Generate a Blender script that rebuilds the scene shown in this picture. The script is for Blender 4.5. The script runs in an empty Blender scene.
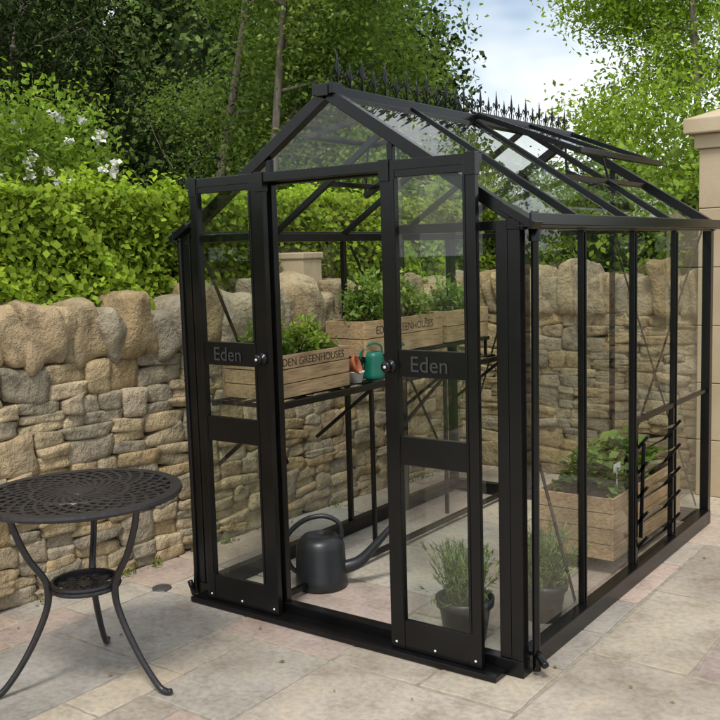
import bpy, math, numpy as np, random
from mathutils import Matrix, Vector
random.seed(7); rng=np.random.default_rng(7)
S=bpy.context.scene
S.view_settings.view_transform='Standard'; S.view_settings.look='None'; S.view_settings.exposure=0
W=1.92; L=2.72; HE=1.95; HR=2.59

# ---------------------------------------------------------------- helpers
class MB:
    def __init__(s): s.v=[]; s.f=[]; s.c=[]
    def add(s,vs,fs,col=None):
        o=len(s.v); s.v+= [tuple(v) for v in vs]; s.f+=[tuple(i+o for i in f) for f in fs]
        if col is not None: s.c+=[col]*len(vs)
    def box(s,c,size,M=None,col=None):
        hx,hy,hz=[k/2 for k in size]; c=Vector(c)
        vs=[Vector((x,y,z)) for x in(-hx,hx) for y in(-hy,hy) for z in(-hz,hz)]
        if M is not None: vs=[M@v for v in vs]
        s.add([c+v for v in vs],[(0,1,3,2),(4,6,7,5),(0,4,5,1),(2,3,7,6),(0,2,6,4),(1,5,7,3)],col)
    def bb(s,a,b,col=None):
        s.box([(a[i]+b[i])/2 for i in range(3)],[abs(b[i]-a[i]) for i in range(3)],None,col)
    def bar(s,p1,p2,w,h,up=(0,0,1)):
        p1=Vector(p1);p2=Vector(p2);d=p2-p1;l=d.length;d.normalize();up=Vector(up)
        side=d.cross(up)
        if side.length<1e-4: side=d.cross(Vector((0,1,0)))
        side.normalize();u=side.cross(d)
        M=Matrix((d,side,u)).transposed()
        s.box((p1+p2)/2,(l,w,h),M)
    def tube(s,pts,rad,n=8,smooth=0,cap=True,col=None):
        pts=[Vector(p) for p in pts]
        if not hasattr(rad,'__len__'): rad=[rad]*len(pts)
        if smooth:
            P=[];Rr=[];m=len(pts)
            for i in range(m-1):
                a=pts[max(i-1,0)];b=pts[i];c=pts[i+1];d=pts[min(i+2,m-1)]
                for k in range(smooth):
                    t=k/smooth
                    P.append(.5*((2*b)+(c-a)*t+(2*a-5*b+4*c-d)*t*t+(3*b-a-3*c+d)*t**3)); Rr.append(rad[i]*(1-t)+rad[i+1]*t)
            P.append(pts[-1]);Rr.append(rad[-1]);pts=P;rad=Rr
        vs=[];fs=[];m=len(pts);ref=None
        for i,p in enumerate(pts):
            d=(pts[min(i+1,m-1)]-pts[max(i-1,0)])
            if d.length<1e-9: d=Vector((0,0,1))
            d.normalize()
            if ref is None:
                ref=Vector((1,0,0)) if abs(d.x)<.8 else Vector((0,1,0))
            a=(ref-d*ref.dot(d)); 
            if a.length<1e-6: a=d.orthogonal()
            a.normalize(); b=d.cross(a); ref=a
            for k in range(n):
                t=2*math.pi*k/n; vs.append(p+(a*math.cos(t)+b*math.sin(t))*rad[i])
        for i in range(m-1):
            for k in range(n):
                k2=(k+1)%n; fs.append((i*n+k,i*n+k2,(i+1)*n+k2,(i+1)*n+k))
        if cap: fs.append(tuple(range(n-1,-1,-1))); fs.append(tuple((m-1)*n+k for k in range(n)))
        s.add(vs,fs,col)
    def lathe(s,prof,c=(0,0,0),n=32,M=None,sx=1,sy=1,col=None):
        vs=[];fs=[];c=Vector(c)
        for r,z in prof:
            for k in range(n):
                t=2*math.pi*k/n; v=Vector((r*math.cos(t)*sx,r*math.sin(t)*sy,z)); vs.append(c+(M@v if M else v))
        for i in range(len(prof)-1):
            for k in range(n):
                k2=(k+1)%n; fs.append((i*n+k,i*n+k2,(i+1)*n+k2,(i+1)*n+k))
        s.add(vs,fs,col)
    def obj(s,name,mat,parent=None,smooth=False,bevel=0):
        me=bpy.data.meshes.new(name); me.from_pydata(s.v,[],s.f); me.update()
        if s.c and len(s.c)==len(s.v):
            ca=me.color_attributes.new('Col','FLOAT_COLOR','POINT')
            arr=np.ones((len(s.v),4),dtype=np.float32); arr[:,:3]=np.array(s.c,dtype=np.float32)[:,:3]; ca.data.foreach_set('color',arr.ravel())
        o=bpy.data.objects.new(name,me); S.collection.objects.link(o); me.materials.append(mat)
        if smooth: me.polygons.foreach_set('use_smooth',[True]*len(me.polygons))
        if parent: o.parent=parent
        if bevel:
            m=o.modifiers.new('b','BEVEL'); m.width=bevel; m.segments=2; m.limit_method='ANGLE'; m.angle_limit=math.radians(40)
        return o
def empty(name,loc=(0,0,0)):
    o=bpy.data.objects.new(name,None); S.collection.objects.link(o); o.empty_display_size=.1; return o

def mat(name): 
    m=bpy.data.materials.new(name); m.use_nodes=True; nt=m.node_tree; nt.nodes.clear()
    out=nt.nodes.new('ShaderNodeOutputMaterial'); return m,nt,out
def ramp(nt,fac,stops):
    r=nt.nodes.new('ShaderNodeValToRGB'); nt.links.new(fac,r.inputs[0]); e=r.color_ramp.elements
    while len(e)<len(stops): e.new(.5)
    for i,(p,c) in enumerate(stops): e[i].position=p; e[i].color=(*c,1)
    return r.outputs[0]
def noise(nt,scale,detail=3,rough=.55,vec=None):
    n=nt.nodes.new('ShaderNodeTexNoise'); n.inputs['Scale'].default_value=scale; n.inputs['Detail'].default_value=detail; n.inputs['Roughness'].default_value=rough
    if vec is not None: nt.links.new(vec,n.inputs['Vector'])
    return n.outputs[0]
def coords(nt,scale=None):
    t=nt.nodes.new('ShaderNodeTexCoord'); 
    if scale is None: return t.outputs['Object']
    m=nt.nodes.new('ShaderNodeMapping'); m.inputs['Scale'].default_value=scale; nt.links.new(t.outputs['Object'],m.inputs[0]); return m.outputs[0]
def mixc(nt,a,b,fac,mode='MIX'):
    m=nt.nodes.new('ShaderNodeMix'); m.data_type='RGBA'; m.blend_type=mode
    for s,v in ((m.inputs[0],fac),(m.inputs[6],a),(m.inputs[7],b)):
        if hasattr(v,'node'): nt.links.new(v,s)
        elif isinstance(v,(int,float)): s.default_value=v
        else: s.default_value=(*v,1)
    return m.outputs[2]
def bump(nt,h,strength,dist,nrm=None):
    b=nt.nodes.new('ShaderNodeBump'); b.inputs['Strength'].default_value=strength; b.inputs['Distance'].default_value=dist; nt.links.new(h,b.inputs['Height'])
    if nrm is not None: nt.links.new(nrm,b.inputs['Normal'])
    return b.outputs[0]
def princ(nt,out,color,rough=.5,nrm=None,spec=.5,metal=0):
    p=nt.nodes.new('ShaderNodeBsdfPrincipled')
    if hasattr(color,'node'): nt.links.new(color,p.inputs['Base Color'])
    else: p.inputs['Base Color'].default_value=(*color,1)
    if hasattr(rough,'node'): nt.links.new(rough,p.inputs['Roughness'])
    else: p.inputs['Roughness'].default_value=rough
    p.inputs['Specular IOR Level'].default_value=spec; p.inputs['Metallic'].default_value=metal
    if nrm is not None: nt.links.new(nrm,p.inputs['Normal'])
    nt.links.new(p.outputs[0],out.inputs[0]); return p
def attr(nt):
    a=nt.nodes.new('ShaderNodeAttribute'); a.attribute_name='Col'; return a.outputs[0]

def m_plain(name,col,rough=.5,nscale=30,var=.15,spec=.5,bmp=.0):
    m,nt,out=mat(name); co=coords(nt); n=noise(nt,nscale,2,.6,co)
    c=ramp(nt,n,[(.3,tuple(k*(1-var) for k in col)),(.7,tuple(k*(1+var) for k in col))])
    princ(nt,out,c,rough,bump(nt,n,bmp,.003) if bmp else None,spec); return m
M_black=m_plain('black_powdercoat',(.004,.004,.0045),.25,8,.3,.4)
M_cast=m_plain('cast_aluminium_dark',(.018,.016,.018),.34,40,.35,.6,.15)
M_plastic=m_plain('black_plastic',(.018,.02,.022),.38,20,.2,.5)
M_green=m_plain('green_plastic',(.004,.13,.085),.35,15,.15)
M_terra=m_plain('terracotta',(.38,.11,.045),.8,30,.2)
M_white=m_plain('white_plastic',(.75,.75,.72),.5,10,.04)
M_soil=m_plain('soil',(.05,.033,.02),.95,60,.5,.2,.8)
M_ink=m_plain('dark_ink',(.05,.028,.016),.8,50,.2)
M_logo=m_plain('logo_grey',(.036,.039,.038),.5,50,.1)
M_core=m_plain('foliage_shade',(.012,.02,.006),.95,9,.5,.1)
M_gap=m_plain('wall_heart',(.10,.078,.05),.95,20,.4,.1)
M_grass=m_plain('lawn',(.06,.10,.025),.9,3,.3,.2)
M_mortar=m_plain('mortar',(.31,.27,.215),.95,14,.25,.2,.4)
M_drain=m_plain('dark_iron',(.06,.055,.05),.6,50,.3)

def m_leaf(name,trans=.35,rough=.45,glossy=True):
    m,nt,out=mat(name); c=attr(nt)
    if glossy:
        p=nt.nodes.new('ShaderNodeBsdfPrincipled'); nt.links.new(c,p.inputs['Base Color']); p.inputs['Roughness'].default_value=rough; p.inputs['Specular IOR Level'].default_value=.35
    else:
        p=nt.nodes.new('ShaderNodeBsdfDiffuse'); nt.links.new(c,p.inputs['Color'])
    if trans>0:
        t=nt.nodes.new('ShaderNodeBsdfTranslucent'); c2=mixc(nt,c,(1.7,1.8,.7),1.0,'MULTIPLY'); nt.links.new(c2,t.inputs[0])
        mx=nt.nodes.new('ShaderNodeMixShader'); mx.inputs[0].default_value=trans
        nt.links.new(p.outputs[0],mx.inputs[1]); nt.links.new(t.outputs[0],mx.inputs[2]); nt.links.new(mx.outputs[0],out.inputs[0])
    else: nt.links.new(p.outputs[0],out.inputs[0])
    return m
M_leaf=m_leaf('leaf',.25)
M_leafd=m_leaf('tree_leaf',.35,.5,False)
M_leafb=m_leaf('far_leaf',0,.5,False)
M_petal=m_leaf('petal',0,.6,False)
m,nt,out=mat('bark'); co=coords(nt,(6,6,1.2)); n=noise(nt,4,4,.65,co)
princ(nt,out,ramp(nt,n,[(.3,(.07,.055,.04)),(.7,(.22,.19,.15))]),.9,None,.2); M_bark=m
# glass
m,nt,out=mat('greenhouse_glass')
lw=nt.nodes.new('ShaderNodeLayerWeight'); lw.inputs[0].default_value=.5
pw=nt.nodes.new('ShaderNodeMath'); pw.operation='POWER'; pw.inputs[1].default_value=4; nt.links.new(lw.outputs['Facing'],pw.inputs[0])
ma=nt.nodes.new('ShaderNodeMath'); ma.operation='MULTIPLY_ADD'; ma.inputs[1].default_value=.7; ma.inputs[2].default_value=.06; nt.links.new(pw.outputs[0],ma.inputs[0])
tr=nt.nodes.new('ShaderNodeBsdfTransparent'); tr.inputs[0].default_value=(.955,.98,.96,1)
gl=nt.nodes.new('ShaderNodeBsdfGlossy'); gl.inputs['Roughness'].default_value=.01
mx=nt.nodes.new('ShaderNodeMixShader'); nt.links.new(ma.outputs[0],mx.inputs[0]); nt.links.new(tr.outputs[0],mx.inputs[1]); nt.links.new(gl.outputs[0],mx.inputs[2]); nt.links.new(mx.outputs[0],out.inputs[0]); M_glass=m
# stone
m,nt,out=mat('drystone'); co=coords(nt); a=attr(nt)
n1=noise(nt,11,5,.68,co); n2=noise(nt,48,3,.7,co); n3=noise(nt,3.5,2,.6,co)
c=mixc(nt,a,ramp(nt,n1,[(.3,(.56,.52,.47)),(.48,(.95,.93,.9)),(.72,(1.28,1.22,1.12))]),1.0,'MULTIPLY')
c=mixc(nt,c,(.19,.18,.15),ramp(nt,n3,[(.53,(0,0,0)),(.72,(.55,.55,.55))]))
c=mixc(nt,c,(.54,.50,.41),ramp(nt,n2,[(.58,(0,0,0)),(.75,(.45,.45,.45))]))
b1=bump(nt,n2,.8,.010); b2=bump(nt,n1,1.0,.045,b1)
princ(nt,out,c,.92,b2,.2); M_stone=m
# ashlar pier
m,nt,out=mat('ashlar'); co=coords(nt); n1=noise(nt,2.5,5,.6,co); n2=noise(nt,60,3,.6,co)
c=ramp(nt,n1,[(.3,(.44,.345,.225)),(.7,(.54,.44,.30))]); princ(nt,out,c,.9,bump(nt,n2,.3,.004),.2); M_ashlar=m
# paving
m,nt,out=mat('sandstone_paving'); co=coords(nt); a=attr(nt)
n1=noise(nt,4,5,.62,co); n2=noise(nt,32,3,.65,co); n3=noise(nt,1.1,3,.55,co)
c=mixc(nt,a,ramp(nt,n1,[(.3,(.76,.72,.68)),(.5,(1,1,1)),(.7,(1.12,1.08,1.01))]),1.0,'MULTIPLY')
c=mixc(nt,c,ramp(nt,n2,[(.3,(.84,.83,.82)),(.6,(1.05,1.05,1.05))]),1.0,'MULTIPLY')
c=mixc(nt,c,ramp(nt,n3,[(.35,(.68,.65,.62)),(.56,(1,1,1))]),.85,'MULTIPLY')
b1=bump(nt,n2,.3,.004); b2=bump(nt,n1,.4,.014,b1)
princ(nt,out,c,ramp(nt,n1,[(.3,(.55,.55,.55)),(.7,(.85,.85,.85))]),b2,.3); M_pave=m
# wood
m,nt,out=mat('crate_wood'); co=coords(nt,(14,2.0,30)); n1=noise(nt,3,4,.65,co); n2=noise(nt,5,2,.5,coords(nt))
c=ramp(nt,n1,[(.3,(.25,.155,.075)),(.5,(.44,.30,.16)),(.72,(.55,.40,.24))]); c=mixc(nt,c,ramp(nt,n2,[(.35,(.75,.75,.75)),(.65,(1.1,1.1,1.1))]),1.0,'MULTIPLY')
princ(nt,out,c,.75,bump(nt,n1,.3,.003),.3); M_wood=m

def raw_mesh(name,V,F4,mat_,col=None,smooth=False,parent=None):
    me=bpy.data.meshes.new(name); nv=len(V); nf=len(F4)
    me.vertices.add(nv); me.vertices.foreach_set('co',np.asarray(V,dtype=np.float32).ravel())
    me.loops.add(nf*4); me.loops.foreach_set('vertex_index',np.asarray(F4,dtype=np.int32).ravel())
    me.polygons.add(nf); me.polygons.foreach_set('loop_start',np.arange(nf,dtype=np.int32)*4); me.polygons.foreach_set('loop_total',np.full(nf,4,dtype=np.int32))
    me.update(calc_edges=True); me.validate()
    if smooth: me.polygons.foreach_set('use_smooth',np.ones(nf,dtype=bool))
    if col is not None:
        ca=me.color_attributes.new('Col','FLOAT_COLOR','POINT'); arr=np.ones((nv,4),dtype=np.float32); arr[:,:3]=col; ca.data.foreach_set('color',arr.ravel())
    me.materials.append(mat_); o=bpy.data.objects.new(name,me); S.collection.objects.link(o)
    if parent: o.parent=parent
    return o
def unit(a): return a/np.maximum(np.linalg.norm(a,axis=1,keepdims=True),1e-9)
def leaves(name,C,size,col,parent=None,bias=None,d=None,ratio=.6,mat_=None,svar=.35):
    C=np.asarray(C);n=len(C); nn=unit(rng.normal(size=(n,3)))
    if bias is not None: nn=unit(nn*.75+bias)
    if d is None: d=rng.normal(size=(n,3))
    d=unit(d-nn*np.sum(d*nn,1,keepdims=True)) ; s=np.cross(d,nn)
    sz=(size*(1+svar*rng.uniform(-1,1,n)))[:,None]
    V=np.stack([C-d*sz/2, C+s*sz*ratio/2+nn*sz*.1, C+d*sz/2, C-s*sz*ratio/2+nn*sz*.1],1).reshape(-1,3)
    F=np.arange(n*4).reshape(n,4)
    cc=np.repeat(np.asarray(col),4,axis=0) if np.ndim(col)==2 else np.tile(col,(n*4,1))
    return raw_mesh(name,V,F,mat_ or M_leaf,cc,False,parent)
def leafcols(n,base,var=.3,clump=None,yellow=.25):
    base=np.array(base); b=(1+var*rng.uniform(-1,1,(n,1)))
    if clump is not None: b=b*clump[:,None]
    c=base[None]*b; y=rng.uniform(0,yellow,(n,1)); c=c*np.hstack([1+y*1.2,1+y*.5,1-y*.4]); return np.clip(c,0,1)

# ---------------------------------------------------------------- ground
g=MB(); g.add([(-300,-300,-.04),(300,-300,-.04),(300,300,-.04),(-300,300,-.04)],[(0,1,2,3)]); g.obj('ground',M_grass)
g=MB(); g.bb((-3.2,-7,-.03),(6.5,4.0,-.0065)); 
pav=empty('patio_paving')
g.obj('mortar_bed',M_mortar,pav)
cell=.235; x0=-3.15; y0=-6.9; nx=40; ny=46; occ=np.zeros((nx,ny),bool); pm=MB()
cols=[(.475,.375,.315),(.50,.42,.34),(.46,.415,.35),(.385,.365,.33),(.50,.44,.35),(.44,.36,.315),(.53,.46,.37),(.46,.405,.335),(.42,.385,.335)]
for j in range(ny):
    for i in range(nx):
        if occ[i,j]: continue
        opts=[(3,3),(4,3),(3,4),(2,2),(3,2),(2,3),(4,2),(3,3),(4,3),(2,4),(2,2)]; random.shuffle(opts)
        for w,h in opts+[(2,2),(2,1),(1,2),(1,1)]:
            if i+w<=nx and j+h<=ny and not occ[i:i+w,j:j+h].any(): break
        occ[i:i+w,j:j+h]=True
        gp=.0075+random.uniform(-.002,.003)
        ax,ay,bx,by=x0+i*cell+gp,y0+j*cell+gp,x0+(i+w)*cell-gp,y0+(j+h)*cell-gp
        out_=[]
        for (p,q) in (((ax,ay),(bx,ay)),((bx,ay),(bx,by)),((bx,by),(ax,by)),((ax,by),(ax,ay))):
            ns=7
            for k in range(ns):
                t=k/ns; jx,jy=random.gauss(0,.0028),random.gauss(0,.0028); out_.append((p[0]+(q[0]-p[0])*t+jx,p[1]+(q[1]-p[1])*t+jy))
        cx,cy=(ax+bx)/2,(ay+by)/2; n=len(out_); zt=random.gauss(0,.0010); tx,ty=random.gauss(0,.0012),random.gauss(0,.0012)
        vs=[]
        for z,ins in ((-.012,0),(-.003,0.001),(0,.006)):
            for (x,y) in out_:
                dx,dy=cx-x,cy-y; l=math.hypot(dx,dy); xx,yy=x+dx/l*ins,y+dy/l*ins
                vs.append((xx,yy,z+zt+(xx-cx)*tx+(yy-cy)*ty-.001))
        fs=[]
        for r in range(2):
            for k in range(n): k2=(k+1)%n; fs.append((r*n+k,r*n+k2,(r+1)*n+k2,(r+1)*n+k))
        fs.append(tuple(2*n+k for k in range(n)))
        c=random.choice(cols); v=random.uniform(.84,1.08); pm.add(vs,fs,tuple(k*v for k in c))
pm.obj('flagstones',M_pave,pav)
dr=MB(); dr.lathe([(0,.006),(.03,.006),(.034,.003),(.040,.003),(.044,.008),(.052,.007),(.055,.001)],(-2.2,-.07,0),28); dr.obj('drain_cover',M_drain,None,True)
n=90; fx=rng.uniform(-2.4,3.2,n); fy=rng.uniform(-3.2,3.2,n); k=~((fx>-2.0)&(fx<.08)&(fy>-.2)&(fy<2.9)); fx,fy=fx[k],fy[k]; n=len(fx)
leaves('fallen_leaves',np.stack([fx,fy,np.full(n,.006)],1),.022,leafcols(n,(.22,.17,.06),.5),None,np.array([0,0,6.]),ratio=.6,mat_=M_leafb,svar=.6)
# small weeds in the joint at the foot of the wall
n=900; yy_=rng.uniform(-3.5,3.2,40)[rng.integers(40,size=n)]+rng.normal(0,.03,n); xx_=-2.66+.078*(yy_+.8)+.06+rng.normal(0,.02,n); 
leaves('wall_foot_weeds',np.stack([xx_,yy_,np.abs(rng.normal(.01,.02,n))],1),.03,leafcols(n,(.12,.18,.04),.4),None,None,np.array([0,0,1.])+rng.normal(0,.6,(n,3)),.35,M_leafd)

# ---------------------------------------------------------------- stone walls
def template(n=5,k=7):
    idx={};V=[];F=[]
    def vid(p):
        key=tuple(int(round(x*1000)) for x in p)
        if key not in idx: idx[key]=len(V); V.append(p)
        return idx[key]
    g=[-1+2*i/n for i in range(n+1)]
    for ax in range(3):
        for sg in(-1,1):
            for i in range(n):
                for j in range(n):
                    q=[]
                    for (u,v) in ((i,j),(i+1,j),(i+1,j+1),(i,j+1)):
                        p=[0,0,0];p[ax]=sg;p[(ax+1)%3]=g[u];p[(ax+2)%3]=g[v];q.append(vid(tuple(p)))
                    F.append(q if sg>0 else q[::-1])
    V=np.array(V,float); V=V/ (np.sum(np.abs(V)**k,1,keepdims=True)**(1/k)); return V,np.array(F)
T1=template(6,12); T2=template(9,8)
SC=[(.44,.345,.205),(.49,.395,.25),(.41,.335,.22),(.365,.32,.235),(.50,.415,.28),(.43,.325,.18),(.445,.38,.28),(.33,.29,.215),(.475,.375,.225),(.40,.31,.19)]
def stonewall(name,S0,D,length,nrm,hbody,hcop,thick,seed=1):
    rs=np.random.default_rng(seed); Vs=[];Fs=[];Cs=[];off=0
    D=np.array([*D,0.]);D/=np.linalg.norm(D);Nn=np.array([*nrm,0.]);Nn/=np.linalg.norm(Nn);S3=np.array([*S0,0.]);Z=np.array([0,0,1.])
    def put(T,c,half,rot,amp,colr,ft=0):
        nonlocal off
        V,F=T; q=V.copy()
        disp=1+sum(amp*np.sin(q@rs.normal(0,1.8,3)+rs.uniform(0,6.28)) for _ in range(4))
        disp+=amp*.4*sum(np.sin(q@rs.normal(0,5,3)+rs.uniform(0,6.28)) for _ in range(2))
        q=q*disp[:,None]*half
        q[:,2]+=q[:,0]*rs.normal(0,.08); q[:,0]*=1+q[:,2]/half[2]*(rs.normal(0,.08)-ft); q[:,2]*=1+q[:,0]/half[0]*rs.normal(0,.11)
        ca,sa=math.cos(rot),math.sin(rot); x=q[:,0]*ca-q[:,2]*sa; z=q[:,0]*sa+q[:,2]*ca
        W_=S3+np.outer(c[0]+x,D)+np.outer(c[1]+q[:,1],Nn)+np.outer(c[2]+z,Z)
        Vs.append(W_);Fs.append(F+off);off+=len(V);Cs.append(np.tile(colr,(len(V),1)))
    def col():
        return np.array(SC[rs.integers(len(SC))])*rs.uniform(.8,1.15)
    dep=.10; base=-dep
    z=0
    while z<hbody-.03:
        H=min(rs.uniform(.14,.22),hbody-z)
        if hbody-(z+H)<.08: H=hbody-z
        s=rs.uniform(-.2,0)
        while s<length:
            w=rs.uniform(.12,.34)
            jit=lambda: rs.uniform(-.016,.020)
            if rs.random()<.22 or H<.12:
                w=rs.uniform(.14,.28); put(T1,(s+w/2,base+jit(),z+H/2),(w/2+.003,dep,H/2+.003),rs.normal(0,.03),.03,col())
            elif rs.random()<.35:
                a=rs.uniform(.26,.4);b=rs.uniform(.26,.38); hs=[a,b,1-a-b]; zz=z
                for h in hs: put(T1,(s+w/2+rs.normal(0,.01),base+jit(),zz+H*h/2),(w/2+.003,dep,H*h/2+.003),rs.normal(0,.02),.025,col()); zz+=H*h
            else:
                sp=rs.uniform(.36,.64); 
                put(T1,(s+w/2,base+jit(),z+H*sp/2),(w/2+.003,dep,H*sp/2+.003),rs.normal(0,.03),.028,col())
                if w>.26 and rs.random()<.5:
                    q=rs.uniform(.4,.6)*w
                    put(T1,(s+q/2,base+jit(),z+H*(1+sp)/2),(q/2+.002,dep,H*(1-sp)/2+.003),rs.normal(0,.03),.03,col())
                    put(T1,(s+(q+w)/2,base+jit(),z+H*(1+sp)/2),((w-q)/2+.002,dep,H*(1-sp)/2+.003),rs.normal(0,.03),.03,col())
                else: put(T1,(s+w/2,base+jit(),z+H*(1+sp)/2),(w/2+.003,dep,H*(1-sp)/2+.003),rs.normal(0,.03),.028,col())
            s+=w
        z+=H
    s=0
    while s<length:
        w=rs.uniform(.10,.23); h=hcop*rs.uniform(.70,1.15)
        put(T2,(s+w/2,-thick/2+rs.uniform(-.03,.04),hbody+h/2-.015),(w/2*1.10,thick/2*1.04,h/2),rs.normal(.16,.17),.048,col(),.17)
        s+=w*.91
    o=raw_mesh(name,np.vstack(Vs),np.vstack(Fs),M_stone,np.vstack(Cs),True)
    c=MB(); P=lambda s,d,z: S3+D*s+Nn*d+Z*z
    a=[P(s,d,z) for s in(.0,length) for d in(-.06,-thick+.05) for z in(0,hbody+.03)]
    c.add(a,[(0,1,3,2),(4,6,7,5),(0,4,5,1),(2,3,7,6),(0,2,6,4),(1,5,7,3)]); c.obj('wall_heart',M_gap,o)
    return o
DL=(.078,1.0)
stonewall('dry_stone_wall',(-2.93,-4.3),DL,7.95,(1,-.078),1.28,.37,.42,seed=3)
stonewall('dry_stone_wall',(-2.45,3.55),(1,0),2.16,(0,-1),1.32,.38,.42,seed=9)
stonewall('dry_stone_wall',(.55,3.55),(1,0),3.2,(0,-1),1.32,.38,.42,seed=12)

def pier(name,x0,x1,y0,y1,h,caph,nb,flat_cap=False):
    e=empty(name); b=MB(); bh=h/nb
    for i in range(nb):
        b.bb((x0,y0,i*bh+.002),(x1,y1,(i+1)*bh-.002))
    b.obj('shaft',M_ashlar,e,bevel=.006)
    c=MB()
    if flat_cap: c.bb((x0-.012,y0-.012,h),(x1+.012,y1+.012,h+caph)); c.obj('cap',M_ashlar,e,bevel=.01); return
    c.bb((x0-.03,y0-.03,h),(x1+.03,y1+.03,h+caph*.3)); c.bb((x0-.09,y0-.09,h+caph*.3+.001),(x1+.09,y1+.09,h+caph*.62))
    cx,cy=(x0+x1)/2,(y0+y1)/2; z1=h+caph*.62; z2=h+caph
    c.add([(x0-.07,y0-.07,z1+.001),(x1+.07,y0-.07,z1+.001),(x1+.07,y1+.07,z1+.001),(x0-.07,y1+.07,z1+.001),(cx-.12,cy-.12,z2),(cx+.12,cy-.12,z2),(cx+.12,cy+.12,z2),(cx-.12,cy+.12,z2)],
      [(0,1,5,4),(1,2,6,5),(2,3,7,6),(3,0,4,7),(4,5,6,7)])
    c.obj('cap',M_ashlar,e,bevel=.01)
pier('stone_gate_pier',-.27,.5,3.42,4.19,2.52,.34,6)
pier('stone_gate_pier',-2.87,-2.62,1.80,2.02,1.82,.05,6,True)

# ---------------------------------------------------------------- greenhouse
G=empty('greenhouse')
F=MB(); gl_=MB()
def pane(a,b,c,d): gl_.add([a,b,c,d],[(0,1,2,3)])
# base plinth
F.bb((-W-.03,-.03,0),(.03,.03,.075)); F.bb((-.03,.031,0),(.03,L-.031,.085)); F.bb((-W-.03,L-.03,0),(.03,L+.03,.085)); F.bb((-W-.03,.031,0),(-W+.03,L-.031,.085))
F.bb((-.02,.035,.086),(.045,L-.035,.105)); F.bb((-W+.02,-.135,.004),(-.05,-.031,.03))
# corner posts
for (x,y) in ((0,0),(-W,0),(0,L),(-W,L)):
    F.bb((x-.028*1,y-.028,.0755),(x+.028,y+.028,HE-.02))
F.bb((-.085,-.024,.0757),(-.03,.018,HE+.02)); F.bb((-W+.03,-.024,.0757),(-W+.06,.018,HE))
# door posts
for x in (-1.335,-.615): F.bb((x-.022,-.02,.0757),(x+.022,.02,2.20))
for x in(-1.335,-.615):
    zr=HR-.64*abs(x+W/2)/(W/2); F.bb((x-.015,-.015,2.201),(x+.015,.015,zr-.02))
# header / sliding track
F.bb((-1.83,-.10,2.205),(-.14,-.025,2.25)); F.bb((-1.34,-.024,2.195),(-.61,.02,2.24))
F.bb((-W+.03,-.018,1.93),(-1.36,.018,1.97)); F.bb((-.59,-.018,1.93),(-.086,.018,1.97))
# eaves & gutters
for sx,x in((1,0),(-1,-W)):
    F.bb((x-.03,-.03,HE-.019),(x+.03,L+.03,HE+.03)); k=.7 if sx<0 else 1
    F.bb((x+sx*.031,-.06,HE-.012),(x+sx*.095*k,L+.06,HE-.004)); F.bb((x+sx*.088*k,-.06,HE-.0035),(x+sx*.098*k,L+.06,HE+.045))
# gable rafters
for y in(0,L):
    for x in(0,-W):
        F.bar((x+(.05 if x==0 else -.05),y,HE+.0),(-W/2,y,HR+.005),.05,.055)
    F.box((-W/2,y,HR+.02),(.12,.085,.05))
    if y==0:
        F.box((0.03,-.015,HE+.035),(.17,.085,.035),Matrix.Rotation(math.radians(30),3,'Y')); F.box((-W-.03,-.015,HE+.035),(.15,.085,.035),Matrix.Rotation(math.radians(-30),3,'Y'))
# ridge
F.box((-W/2,L/2,HR+.012),(.07,L+.1,.05))
# wall bars and roof bars
for i in(1,2,3):
    y=L*i/4
    for x in(0,-W): F.bb((x-.016,y-.014,.086),(x+.016,y+.014,HE-.02))
    for x in(0,-W): F.bar((x,y,HE+.022),(-W/2,y,HR+.01),.026,.035)
# rear wall
for x in(-W/3,-2*W/3):
    zr=HR-.64*abs(x+W/2)/(W/2); F.bb((x-.016,L-.016,.086),(x+.016,L+.016,zr-.02))
F.bb((-W+.03,L-.018,1.935),(-.03,L+.018,1.97))
# braces
br=MB()
br.bar((-.03,1.42,.75),(-.03,2.68,1.93),.004,.022); br.bar((-.03,.03,1.35),(-.03,.66,.12),.004,.022)
br.bar((-W+.03,.05,1.9),(-W+.03,.7,.6),.004,.022); br.bar((-W+.03,2.66,.12),(-W+.03,1.4,1.9),.004,.022)
br.bar((-.05,L-.03,.12),(-.62,L-.03,1.9),.004,.022,(0,1,0)); br.bar((-W+.05,L-.03,.12),(-1.3,L-.03,1.9),.004,.022,(0,1,0))
br.obj('braces',M_black,G)
# intermediate rail & louvre
y1,y2=L*2/4+.015,L*3/4-.015
F.bb((-.015,y1,.885),(.015,y2,.915)); F.bb((-.014,y2-.03,.106),(.018,y2-.001,.884)); F.bb((-.014,y1+.001,.106),(.018,y1+.03,.884))
F.bb((-.013,L*.75+.015,.885),(.013,L-.03,.91))
for i in range(1,4):
    y=L*i/4; F.bb((.0165,y-.006,.11),(.024,y+.006,HE-.03))
F.obj('frame',M_black,G,bevel=.003)
lv=MB()
for k in range(5):
    z=.20+k*.14; Mr=Matrix.Rotation(math.radians(-52),3,'Y'); a=Vector((.075,0,0));b=Vector((-.075,0,0)); a=Mr@a;b=Mr@b
    gl_.add([(a.x+.02,y1+.035,z+a.z),(a.x+.02,y2-.035,z+a.z),(b.x+.02,y2-.035,z+b.z),(b.x+.02,y1+.035,z+b.z)],[(0,1,2,3)])
    for yy in(y1+.045,y2-.045): lv.bar((a.x+.02,yy,z+a.z),(b.x+.02,yy,z+b.z),.02,.016)
    lv.bar((b.x+.02,y1+.04,z+b.z),(b.x+.02,y2-.04,z+b.z),.008,.008)
lv.bar((.03,y1+.04,.25),(.045,y1+.04,.78),.01,.02); lv.obj('louvre',M_black,G)
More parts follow.
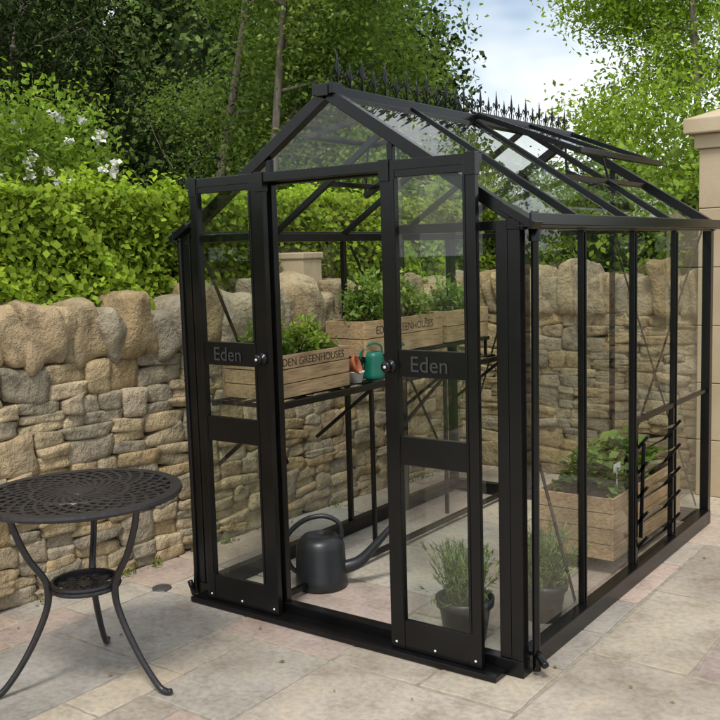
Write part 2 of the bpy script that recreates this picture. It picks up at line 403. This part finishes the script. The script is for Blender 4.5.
# glass panes
for x in(0,-W):
    for i in range(4):
        ya,yb=L*i/4,L*(i+1)/4
        zb=.09 if not(x==0 and i==2) else .9
        pane((x,ya+.01,zb),(x,yb-.01,zb),(x,yb-.01,HE),(x,ya+.01,HE))
rz=lambda x: HR-.64*abs(x+W/2)/(W/2)
pane((-W,L,.09),(-2*W/3,L,.09),(-2*W/3,L,rz(-2*W/3)),(-W,L,HE)); pane((-W/3,L,.09),(0,L,.09),(0,L,HE),(-W/3,L,rz(-W/3)))
gl_.add([(-2*W/3,L,.09),(-W/3,L,.09),(-W/3,L,rz(-W/3)),(-W/2,L,HR),(-2*W/3,L,rz(-2*W/3))],[(0,1,2,3,4)])
pane((-W,0,.08),(-1.335,0,.08),(-1.335,0,rz(-1.335)),(-W,0,HE)); pane((-.615,0,.08),(0,0,.08),(0,0,HE),(-.615,0,rz(-.615)))
gl_.add([(-1.335,0,2.22),(-.615,0,2.22),(-.615,0,rz(-.615)),(-W/2,0,HR),(-1.335,0,rz(-1.335))],[(0,1,2,3,4)])
rp=lambda s,x,y: (-W/2+s*x*(W/2),y,HR-.64*x+.018)
for s in(1,-1):
    for i in range(4):
        ya,yb=L*i/4,L*(i+1)/4
        vent=(s==1 and i in(2,3)) or (s==-1 and i==1)
        t0=.56 if vent else 0.02
        pane(rp(s,t0,ya+.01),rp(s,t0,yb-.01),rp(s,1,yb-.01),rp(s,1,ya+.01))
# roof vents
def vent(s,ya,yb,ang,name):
    v=MB(); ca,sa=math.cos(math.radians(ang)),math.sin(math.radians(ang)); l=.66
    P=lambda t,y,o=0:(-W/2+s*(.035+t*l*ca+o*sa),y,HR+.035-t*l*sa+o*ca)
    v.bar(P(0,ya),P(0,yb),.035,.03); v.bar(P(1,ya),P(1,yb),.045,.03); v.bar(P(0,ya+.013),P(1,ya+.013),.028,.03); v.bar(P(0,yb-.013),P(1,yb-.013),.028,.03)
    if yb-ya>1: v.bar(P(0,(ya+yb)/2),P(1,(ya+yb)/2),.025,.026)
    gl_.add([P(0,ya),P(0,yb),P(1,yb),P(1,ya)],[(0,1,2,3)])
    ym=(ya+yb)/2; q=rp(s,.58,ym+.04); q2=rp(s,.3,ym)
    v.bar((q[0],q[1],q[2]-.03),P(.75,ym+.04),.012,.012); v.bar((q2[0],q2[1],q2[2]-.10),(q[0],q[1],q[2]-.05),.03,.035); v.bar((q2[0],q2[1],q2[2]-.10),P(.4,ym),.012,.012)
    w0=rp(s,.57,ya+.0);w1=rp(s,.57,yb-.0); v.bar(w0,w1,.03,.028)
    v.obj(name,M_black,G,bevel=.002)
vent(1,L*.5+.005,L-.01,22,'roof_vent'); vent(-1,L*.25,L*.5,10,'roof_vent')
# doors
def door(xa,xb,wa,wb,knobx,name):
    y=-.085; d=MB(); t=.032; z0,z1=.032,2.22
    d.bb((xa,y-t/2,z0),(xa+wa,y+t/2,z1)); d.bb((xb-wb,y-t/2,z0),(xb,y+t/2,z1))
    X0,X1=xa+wa,xb-wb
    for za,zb in((z0,z0+.14),(.90,1.03),(1.30,1.42),(z1-.045,z1)): d.bb((X0,y-t/2+.003,za),(X1,y+t/2-.003,zb))
    d.bb((xa-.004,y-t/2-.006,z1-.06),(xa+.05,y+t/2+.004,z1+.035)); d.bb((xb-.05,y-t/2-.006,z1-.06),(xb+.004,y+t/2+.004,z1+.035))
    for xx in(xa+wa-.008,xb-wb+.008): d.bb((xx-.006,y-t/2-.005,z0+.15),(xx+.006,y-t/2-.0005,z1-.05))
    o=d.obj(name,M_black,G,bevel=.0025)
    k=MB(); Mr=Matrix.Rotation(math.radians(90),3,'X'); k.lathe([(0,.05),(.02,.05),(.026,.042),(.026,.03),(.012,.024),(.012,.012),(.03,.01),(.03,0)],(knobx,y-t/2,1.345),20,Mr); k.obj('door_knob',M_black,o,True)
    k=MB(); k.lathe([(0,.052),(.007,.0515),(.007,.0495)],(knobx,y-t/2,1.345),12,Mr); k.obj('lock_barrel',M_white,o,True)
    b=MB()
    for xx in (xa+.03,xb-.03,(xa+xb)/2): b.lathe([(0,.004),(.005,.003),(.006,0)],(xx,y-t/2,z0+.03),10,Mr)
    b.obj('bolts',M_white,o,True)
    pane((X0-.01,y,z0+.1),(X1+.01,y,z0+.1),(X1+.01,y,z1-.03),(X0-.01,y,z1-.03))
    c=bpy.data.curves.new('logo','FONT'); c.body='Eden'; c.size=.10; c.extrude=.0008; c.align_x='CENTER'
    to=bpy.data.objects.new('logo_text',c); S.collection.objects.link(to); to.location=((X0+X1)/2-.01,y-t/2-.0005,1.325); to.rotation_euler=(math.radians(90),0,0); c.materials.append(M_logo); to.parent=o
door(-1.80,-1.30,.055,.095,-1.34,'sliding_door'); door(-.61,-.135,.075,.06,-.575,'sliding_door')
gl_.obj('glazing',M_glass,G)
# drainpipe
dp=MB(); dp.tube([(.06,.05,HE-.01),(.06,.05,1.85),(.055,.045,.16),(.075,.03,.10),(.12,-.0,.07)],.017,12,6); dp.lathe([(.026,0),(.026,.05),(.018,.055)],(.06,.05,HE-.07),14)
dp.tube([(-W-.04,-.03,HE-.01),(-W-.04,-.03,1.8),(-W-.035,-.03,.14),(-W-.06,-.06,.08)],.015,12,4)
dp.obj('drainpipe',M_black,G,True)
# cresting
cr=MB(); zc=HR+.036; X=-W/2; cr.bb((X-.005,.0,zc),(X+.005,L,zc+.01)); ncr=27
for i in range(ncr):
    y=.08+i*(L-.14)/(ncr-1); big= 1.0 if i%2==0 else .74
    cr.tube([(X,y,zc),(X,y,zc+.07*big),(X,y,zc+.10*big),(X,y,zc+.125*big),(X,y,zc+.175*big)],[.004,.004,.009,.006,.001],6)
    for sg in(-1,1):
        cr.tube([(X,y,zc+.055*big),(X,y+sg*.018,zc+.085*big),(X,y+sg*.034,zc+.10*big),(X,y+sg*.042,zc+.085*big),(X,y+sg*.034,zc+.072*big)],[.0035,.004,.0035,.0035,.003],5,3)
        cr.tube([(X,y,zc+.01),(X,y+sg*.022,zc+.03),(X,y+sg*.03,zc+.05),(X,y+sg*.02,zc+.058)],[.003]*4,5,3)
cr.obj('ridge_cresting',M_black,G,True)
# staging
st=MB(); xa,xb,zs=-W+.05,-1.43,1.08
st.bb((xa,.06,zs-.03),(xa+.03,L-.06,zs)); st.bb((xb-.03,.06,zs-.035),(xb,L-.06,zs))
for i in range(9):
    y=.08+i*(L-.2)/8; st.bb((xa+.031,y,zs-.022),(xb-.031,y+.03,zs-.002))
for k in range(3): x=xa+.1+k*.11; st.bb((x,.09,zs-.001),(x+.05,L-.09,zs+.006))
for y in (.09,.95,1.8,L-.1):
    st.bb((xb-.025,y,.085),(xb-.002,y+.022,zs-.036)); st.bar((xb-.02,y+.01,zs-.04),(xa,y+.01,.72),.012,.022)
st.bb((xb-.028,.09,.03),(xb,L-.09,.06)); st.bar((xb-.012,1.82,zs-.05),(xb-.012,1.3,.78),.01,.025)
st.bb((xa,1.0,1.19),(xb-.12,2.64,1.215))
for y in(1.02,1.8,2.6): st.bb((xb-.15,y,zs+.001),(xb-.13,y+.02,1.189)); st.bb((xa,y,zs+.001),(xa+.02,y+.02,1.189))
st.obj('staging_shelf',M_black,None,bevel=.002)

# ---------------------------------------------------------------- crates & plants
def crate(name,x0,x1,y0,y1,z0,z1,nb=3,text=None,tsize=.05):
    e=empty(name); b=MB(); h=(z1-z0)/nb; t=.016
    for k in range(nb):
        a=z0+k*h+.002; c=z0+(k+1)*h-.003
        b.bb((x1-t,y0,a),(x1,y1,c)); b.bb((x0,y0,a),(x0+t,y1,c)); b.bb((x0+t+.001,y0+.001,a),(x1-t-.001,y0+t,c)); b.bb((x0+t+.001,y1-t,a),(x1-t-.001,y1-.001,c))
    for x in(x0+t+.001,x1-t-.026):
        for y in(y0+t+.001,y1-t-.026): b.bb((x,y,z0),(x+.025,y+.025,z1-.004))
    b.bb((x0+t,y0+t,z0+.003),(x1-t,y1-t,z0+.012))
    b.obj('boards',M_wood,e,bevel=.002)
    s=MB(); s.bb((x0+t,y0+t,z1-.06),(x1-t,y1-t,z1-.035)); s.obj('soil',M_soil,e)
    if text:
        c=bpy.data.curves.new('t','FONT'); c.body=text; c.size=tsize; c.extrude=.0006; c.align_x='CENTER'
        to=bpy.data.objects.new('lettering',c); S.collection.objects.link(to); to.location=(x1+.0006,(y0+y1)/2,z1-h*.8); to.rotation_euler=(math.radians(90),0,math.radians(90)); c.materials.append(M_ink); to.parent=e
    return e
crate('wooden_planter_crate',-1.85,-1.48,.13,.80,1.09,1.325,3,'EDEN GREENHOUSES',.06)
crate('wooden_planter_crate',-1.85,-1.55,1.06,1.97,1.22,1.44,2,'EDEN GREENHOUSES',.07)
crate('wooden_planter_crate',-1.85,-1.55,2.04,2.62,1.22,1.44,2)
crate('raised_wooden_planter',-.60,-.12,1.40,2.58,.09,.45,4)
def bush(name,c,r,n,size,base,ratio=.6,up=.5,stems=14,clumps=25,mt=None):
    e=empty(name); c=np.array(c); r=np.array(r)
    u=unit(rng.normal(size=(clumps,3)))*rng.uniform(.3,1,(clumps,1))**.5; u[:,2]=np.abs(u[:,2]); cc=c+u*r
    k=rng.integers(clumps,size=n); P=cc[k]+rng.normal(size=(n,3))*r*.16; P[:,2]=np.maximum(P[:,2],c[2]+.005)
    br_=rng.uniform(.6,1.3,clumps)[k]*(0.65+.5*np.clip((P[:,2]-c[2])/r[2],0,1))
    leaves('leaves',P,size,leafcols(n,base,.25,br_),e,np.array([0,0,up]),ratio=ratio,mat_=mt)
    s=MB()
    for q in cc[:stems]: 
        b=c+np.array([random.gauss(0,r[0]*.3),random.gauss(0,r[1]*.3),0]); s.tube([b,(b*.4+q*.6)+np.array([0,0,r[2]*.1]),q],[.004,.003,.0015],5,2,col=(.06,.10,.02))
    s.obj('stems',M_leaf,e); return e
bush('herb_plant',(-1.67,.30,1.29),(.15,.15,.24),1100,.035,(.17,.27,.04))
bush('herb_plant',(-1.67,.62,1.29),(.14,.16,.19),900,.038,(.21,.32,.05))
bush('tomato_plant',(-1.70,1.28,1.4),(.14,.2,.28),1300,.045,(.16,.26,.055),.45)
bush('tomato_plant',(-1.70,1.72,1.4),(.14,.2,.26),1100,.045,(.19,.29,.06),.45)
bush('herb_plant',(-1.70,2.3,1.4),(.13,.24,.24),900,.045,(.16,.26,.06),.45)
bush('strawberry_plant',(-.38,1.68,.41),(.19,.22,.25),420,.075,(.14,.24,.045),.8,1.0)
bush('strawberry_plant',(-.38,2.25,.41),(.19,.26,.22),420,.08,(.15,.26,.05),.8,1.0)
tg=MB(); tg.box((-.20,1.66,.57),(.004,.10,.05)); tg.box((-.20,1.66,.49),(.004,.015,.115)); tg.obj('plant_label',M_white)
def pot(name,x,y,r,h):
    e=empty(name); p=MB(); p.lathe([(0,0.0),(r*.72,0),(r*.92,h*.82),(r*1.03,h*.82),(r*1.05,h),(r*.95,h),(r*.9,h*.85),(0,h*.84)],(x,y,.0),28); p.obj('pot',M_plastic,e,True)
    n=2600; ns=150; a=rng.uniform(0,2*np.pi,ns); tilt=np.abs(rng.normal(0,.38,ns)); d=np.stack([np.cos(a)*np.sin(tilt),np.sin(a)*np.sin(tilt),np.cos(tilt)],1)
    hh=rng.uniform(.16,.34,(ns,1)); b0=np.array([x,y,h*.85])+np.stack([np.cos(a),np.sin(a),0*a],1)*rng.uniform(0,r*.7,(ns,1))
    k=rng.integers(ns,size=n); t=rng.uniform(.05,1,n)[:,None]; P=b0[k]+d[k]*hh[k]*t
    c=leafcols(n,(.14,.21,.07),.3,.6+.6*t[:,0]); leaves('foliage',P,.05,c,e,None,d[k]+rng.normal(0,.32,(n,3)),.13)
    s=MB()
    for k in range(60): s.tube([b0[k],b0[k]+d[k]*hh[k]*.98],[.0025,.001],4,col=(.09,.13,.04))
    s.obj('stems',M_leaf,e)
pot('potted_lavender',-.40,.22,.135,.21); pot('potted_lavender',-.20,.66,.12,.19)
tp=MB(); Mr=Matrix.Rotation(math.radians(70),3,'Y')@Matrix.Rotation(math.radians(-20),3,'X'); tp.lathe([(0,0),(.04,0),(.055,.08),(.062,.08),(.063,.10),(.055,.10),(.05,.085),(.036,.008),(0,.008)],(-1.60,.90,1.16),24,Mr); tp.obj('terracotta_pot',M_terra,None,True)
tp=MB(); tp.lathe([(0,0),(.035,0),(.05,.06),(.053,.06),(.053,.068),(.046,.068),(.03,.006),(0,.006)],(-1.53,.93,1.087),20); tp.obj('small_plant_pot',M_white,None,True)

def watering_can(name,loc,dirxy,s,mat_,h=.27,r=.135):
    e=empty(name); L0=Vector(loc); d=Vector((*dirxy,0)).normalized()
    Pt=lambda a,z:L0+d*a*s+Vector((0,0,z*s))
    b=MB(); b.lathe([(0,0),(r*s*.96,0),(r*s,.012*s),(r*s,.05*s),(r*s*.985,.055*s),(r*s*.94,h*.78*s),(r*s*.86,h*.9*s),(r*s*.66,h*s),(r*s*.6,h*s),(r*s*.58,(h-.02)*s),(0,(h-.03)*s)],L0,32); b.obj('body',mat_,e,True)
    t=MB(); t.tube([Pt(r*.6,.09),Pt(r+.06,.12),Pt(r+.16,.22),Pt(r+.25,h+.05)],[.036*s,.032*s,.021*s,.015*s],14,6); t.lathe([(.012*s,0),(.028*s,.03*s),(.03*s,.035*s),(0,.038*s)],Pt(r+.25,h+.05),16,Vector((0,0,1)).rotation_difference((d+Vector((0,0,.8))).normalized()).to_matrix()); t.obj('spout',mat_,e,True)
    t=MB(); t.tube([Pt(.11,h*.93),Pt(.10,h+.06),Pt(0.02,h+.10),Pt(-.09,h+.075),Pt(-r-.045,h-.02),Pt(-r-.03,h*.45),Pt(-r*.93,h*.28)],[.012*s,.012*s,.013*s,.013*s,.013*s,.013*s,.012*s],12,6); t.obj('handle',mat_,e,True)
watering_can('watering_can',(-1.45,.44,0),(.81,.586),1.08,M_plastic)
watering_can('watering_can',(-1.53,1.12,1.088),(.5,.86),.5,M_green,.33,.13)

# ---------------------------------------------------------------- table
T=empty('bistro_table'); tc=(-1.575,-1.055); zt=.86; R0=.435
def flat(mb,pts,w,z0,z1):
    n=len(pts); vs=[];fs=[]
    for i,p in enumerate(pts):
        a=pts[max(i-1,0)];b=pts[min(i+1,n-1)];dx,dy=b[0]-a[0],b[1]-a[1];l=math.hypot(dx,dy);nx_,ny_=-dy/l*w/2,dx/l*w/2
        vs+=[(p[0]+nx_,p[1]+ny_,z0),(p[0]-nx_,p[1]-ny_,z0),(p[0]-nx_,p[1]-ny_,z1),(p[0]+nx_,p[1]+ny_,z1)]
    for i in range(n-1):
        o=i*4
        for k in range(4): k2=(k+1)%4; fs.append((o+k,o+k2,o+4+k2,o+4+k))
    fs+= [(3,2,1,0),((n-1)*4,(n-1)*4+1,(n-1)*4+2,(n-1)*4+3)]
    mb.add(vs,fs)
def ring(mb,ra,rb,z0,z1,n=72): mb.lathe([(ra,z0),(rb,z0),(rb+.004,(z0+z1)/2),(rb,z1),(ra,z1),(ra,z0)],(tc[0],tc[1],0),n)
def lattice(mb,Ri,Ro,z,nsp,w,twist):
    for fam in(1,-1):
        for k in range(nsp):
            a0=2*math.pi*k/nsp; pts=[]
            for i in range(13):
                t=i/12; r=Ri+(Ro-Ri)*t**1.2; a=a0+fam*twist*t; pts.append((tc[0]+r*math.cos(a),tc[1]+r*math.sin(a)))
            dz=.0007*fam
            flat(mb,pts,w,z-.009+dz,z+dz)
top=MB(); ring(top,.388,R0,zt-.022,zt+.001); ring(top,.0,.06,zt-.012,zt+.0012); lattice(top,.055,.392,zt-.001,28,.0175,1.25)
ring(top,.195,.215,zt-.012,zt+.0006)
top.obj('top',M_cast,T)
sh=MB(); ring(sh,.125,.15,.43,.448); ring(sh,0,.035,.433,.4485); lattice(sh,.03,.128,.446,12,.010,1.0); ring(sh,.135,.148,.449,.465); sh.obj('lower_shelf',M_cast,T)
lg=MB()
for ang in(12,131,240):
    c,s=math.cos(math.radians(ang)),math.sin(math.radians(ang))
    P=[(.30,.838),(.285,.74),(.235,.6),(.175,.5),(.158,.44),(.168,.36),(.215,.25),(.285,.13),(.36,.035),(.40,.014),(.425,.02)]
    lg.tube([(tc[0]+c*r,tc[1]+s*r,z) for r,z in P],[.015,.015,.015,.015,.017,.015,.015,.014,.014,.015,.012],10,6)
    lg.tube([(tc[0]+c*.3,tc[1]+s*.3,.838),(tc[0]+c*.2,tc[1]+s*.2,.80),(tc[0]+c*.08,tc[1]+s*.08,.83)],.010,8,5)
    lg.tube([(tc[0]+c*.30,tc[1]+s*.30,.80),(tc[0]+c*.37,tc[1]+s*.37,.836)],.009,8)
lg.obj('legs',M_cast,T,True)
ap=MB(); ap.lathe([(.29,zt-.06),(.30,zt-.06),(.30,zt-.023),(.29,zt-.023)],(tc[0],tc[1],0),60); ap.obj('apron',M_cast,T,True)

# ---------------------------------------------------------------- hedge
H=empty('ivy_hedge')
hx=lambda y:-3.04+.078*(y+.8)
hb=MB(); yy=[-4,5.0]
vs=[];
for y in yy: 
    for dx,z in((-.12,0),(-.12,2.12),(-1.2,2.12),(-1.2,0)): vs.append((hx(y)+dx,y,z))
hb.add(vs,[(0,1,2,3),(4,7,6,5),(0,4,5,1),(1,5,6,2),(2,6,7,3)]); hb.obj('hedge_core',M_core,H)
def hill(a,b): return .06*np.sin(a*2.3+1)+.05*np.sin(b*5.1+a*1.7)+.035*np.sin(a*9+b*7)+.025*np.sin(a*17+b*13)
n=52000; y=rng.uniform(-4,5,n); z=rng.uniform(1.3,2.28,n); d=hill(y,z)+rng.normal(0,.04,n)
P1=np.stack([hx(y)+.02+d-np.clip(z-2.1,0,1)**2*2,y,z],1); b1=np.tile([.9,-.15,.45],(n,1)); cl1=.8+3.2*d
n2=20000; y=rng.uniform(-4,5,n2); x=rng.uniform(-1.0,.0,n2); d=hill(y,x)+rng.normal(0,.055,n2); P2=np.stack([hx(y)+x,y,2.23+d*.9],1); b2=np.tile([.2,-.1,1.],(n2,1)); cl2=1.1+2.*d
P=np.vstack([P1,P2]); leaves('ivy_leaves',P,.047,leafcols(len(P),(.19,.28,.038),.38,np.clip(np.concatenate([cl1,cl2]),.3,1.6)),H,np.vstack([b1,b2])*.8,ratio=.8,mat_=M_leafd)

# ---------------------------------------------------------------- trees
def tree(name,base,h0,L1,r,col,leafsize,per,spread=.9,sig=.28,lev0=7,droop=0,seed=1,lower=.3,ratio=.6,maxlev=3,mt=None):
    rd=random.Random(seed); e=empty(name); mb=MB(); tips=[]
    def rv(): return Vector((rd.gauss(0,1),rd.gauss(0,1),rd.gauss(0,1)))
    def grow(p,d,l,r_,lev):
        ns=5 if lev==0 else 4; pts=[p.copy()]; rr=[r_]
        for i in range(ns):
            d=(d+rv()*(.06 if lev==0 else .16)+Vector((0,0,.04-droop*lev))).normalized(); p=p+d*l/ns; pts.append(p.copy()); rr.append(r_*(1-.6*(i+1)/ns))
        mb.tube(pts,rr,8 if lev<2 else 4,2 if lev<2 else 0)
        if lev>=2: tips.extend(pts[1:])
        if lev<maxlev:
            k=[lev0*2,5,4][lev]
            for j in range(k):
                t=(lower+(1-lower)*j/(k-1)) if lev==0 else rd.uniform(.3,1)
                f=t*ns; i=min(int(f),ns-1); q=pts[i].lerp(pts[i+1],f-i)
                a=rv(); a=(a-d*a.dot(d)); a.z*=.6; a=a.normalized()
                nl=l*(.58 if lev else 1)*rd.uniform(.75,1.1) if lev else L1*(1.05-.55*t)*rd.uniform(.8,1.15)
                grow(q,(d*(.45 if lev==0 else .6)+a*spread).normalized(),nl,rr[i]*.5,lev+1)
    grow(Vector(base),Vector((0,0,1)),h0,r,0)
    mb.obj('trunk_and_limbs',M_bark,e,True)
    tp_=np.array([tuple(t) for t in tips]); tp_=tp_[tp_[:,2]<7.2]; k=np.repeat(np.arange(len(tp_)),per); n=len(k)
    P=tp_[k]+rng.normal(size=(n,3))*sig*np.array([1,1,.7]); cl=rng.uniform(.55,1.35,len(tp_))[k]
    leaves('crown',P,leafsize,leafcols(n,col,.3,cl),e,np.array([0,-.1,.5]),ratio=ratio,mat_=mt or M_leafd)
    return e
tree('birch_tree',(-6.3,5.6,0),8.5,2.1,.07,(.17,.255,.075),.068,58,seed=4,sig=.26,lower=.22)
tree('silver_birch_tree',(-9.6,7.6,0),9.5,3.0,.10,(.14,.22,.07),.085,46,seed=8,sig=.32,lower=.2)
tree('robinia_tree',(-2.1,10.6,0),9,2.2,.07,(.235,.355,.06),.085,48,seed=11,sig=.28,lower=.14,ratio=.45)
tree('yew_tree',(-9.8,3.4,0),8.5,3.0,.2,(.03,.047,.018),.085,58,seed=15,sig=.32,lower=.12,ratio=.3,mt=M_leafb)
# rose shrub
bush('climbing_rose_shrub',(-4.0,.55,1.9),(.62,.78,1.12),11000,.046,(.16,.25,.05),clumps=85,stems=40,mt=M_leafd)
RP=[]
for k in range(30):
    u=unit(rng.normal(size=(1,3)))[0]; u[2]=abs(u[2])*.75+.15; u[0]=abs(u[0]); u[1]=-abs(u[1])*.9+.6*random.random(); u/=np.linalg.norm(u)
    c=np.array([-4.0,.7,1.92])+u*np.array([.62,.78,.98])
    RP.append(c+rng.normal(size=(15,3))*.016)
RP=np.vstack(RP); leaves('white_roses',RP,.04,np.tile([.72,.71,.64],(len(RP),1)),bpy.data.objects['climbing_rose_shrub'],np.array([.4,-.4,.4]),ratio=.9,mat_=M_petal)
# mixed shrubs behind rear wall, background trees
def mass(name,lobes,leaf,dens,col,mt):
    e=empty(name); PP=[];CC=[]; cm=MB()
    for (x,y,z,rx,ry,rz_) in lobes:
        n=int(dens*(rx*ry+rx*rz_+ry*rz_)); u=unit(rng.normal(size=(n,3)))
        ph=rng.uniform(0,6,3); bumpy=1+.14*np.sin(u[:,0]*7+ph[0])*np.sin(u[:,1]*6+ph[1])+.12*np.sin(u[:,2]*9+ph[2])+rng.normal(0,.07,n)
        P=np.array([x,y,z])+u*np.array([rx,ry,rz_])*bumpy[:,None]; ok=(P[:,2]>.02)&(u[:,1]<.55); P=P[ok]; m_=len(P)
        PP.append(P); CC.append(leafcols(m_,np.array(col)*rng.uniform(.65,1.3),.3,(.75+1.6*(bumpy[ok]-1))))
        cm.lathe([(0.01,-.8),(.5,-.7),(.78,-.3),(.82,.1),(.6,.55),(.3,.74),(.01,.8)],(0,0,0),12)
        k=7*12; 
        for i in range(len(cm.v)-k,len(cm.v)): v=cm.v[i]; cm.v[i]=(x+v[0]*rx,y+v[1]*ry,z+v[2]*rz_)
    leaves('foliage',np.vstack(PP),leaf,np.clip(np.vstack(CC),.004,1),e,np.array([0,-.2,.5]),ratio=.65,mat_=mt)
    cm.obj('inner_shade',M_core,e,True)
lob=[]
for k in range(13):
    x=-3.6+k*.42; lob.append((x,5.1+random.uniform(-.4,.6),1.2+random.uniform(-.2,.35),.75,.7,1.2+random.uniform(-.1,.25)))
mass('garden_shrubs',lob,.07,1800,(.19,.29,.06),M_leafd)
lob=[]
for k in range(34):
    azd=92+k*2.6; az=math.radians(azd); hgt= 4.0 if azd<123 else (9.5+random.uniform(-.8,2)); R_=23+random.uniform(-2,3)
    lob.append((R_*math.cos(az),R_*math.sin(az),hgt*.45,1.9,1.9,hgt*.55))
    if azd>=123: lob.append(((R_-3)*math.cos(az),(R_-3)*math.sin(az),hgt*.35,1.6,1.6,hgt*.45))
mass('background_trees',lob,.18,220,(.10,.16,.05),M_leafb)

# ---------------------------------------------------------------- light, sky
sunvec=Vector((.30,-.62,1.12)).normalized(); el=math.asin(sunvec.z); az=math.atan2(sunvec.x,sunvec.y)
w=bpy.data.worlds.new('World'); S.world=w; w.use_nodes=True; nt=w.node_tree; bg=nt.nodes['Background']
sk=nt.nodes.new('ShaderNodeTexSky'); sk.sky_type='NISHITA'; sk.sun_disc=False; sk.sun_elevation=el; sk.sun_rotation=az; sk.air_density=1.2; sk.dust_density=1.5
tc_=nt.nodes.new('ShaderNodeTexCoord'); mp=nt.nodes.new('ShaderNodeMapping'); mp.inputs['Scale'].default_value=(1,1,2.2); nt.links.new(tc_.outputs['Generated'],mp.inputs[0])
n=noise(nt,2.6,4,.6,mp.outputs[0]); f=ramp(nt,n,[(.33,(0,0,0)),(.56,(1,1,1))])
c=mixc(nt,sk.outputs[0],(8.4,8.7,9.0),f); nt.links.new(c,bg.inputs[0]); bg.inputs[1].default_value=.14
sl=bpy.data.lights.new('sun','SUN'); sl.energy=2.5; sl.angle=math.radians(11); sl.color=(1,.955,.885); so=bpy.data.objects.new('sun',sl); S.collection.objects.link(so); so.rotation_euler=sunvec.to_track_quat('Z','Y').to_euler()
# camera
cam=bpy.data.cameras.new('camera'); cam.sensor_width=36; cam.lens=47.61; cam.clip_end=1000; co_=bpy.data.objects.new('camera',cam); S.collection.objects.link(co_)
Mx=(Matrix.Rotation(.63,4,'Z')@Matrix.Rotation(1.4592,4,'X')@Matrix.Rotation(-.0285,4,'Z')); Mx.translation=Vector((1.8085,-3.6029,1.851)); co_.matrix_world=Mx
S.camera=co_
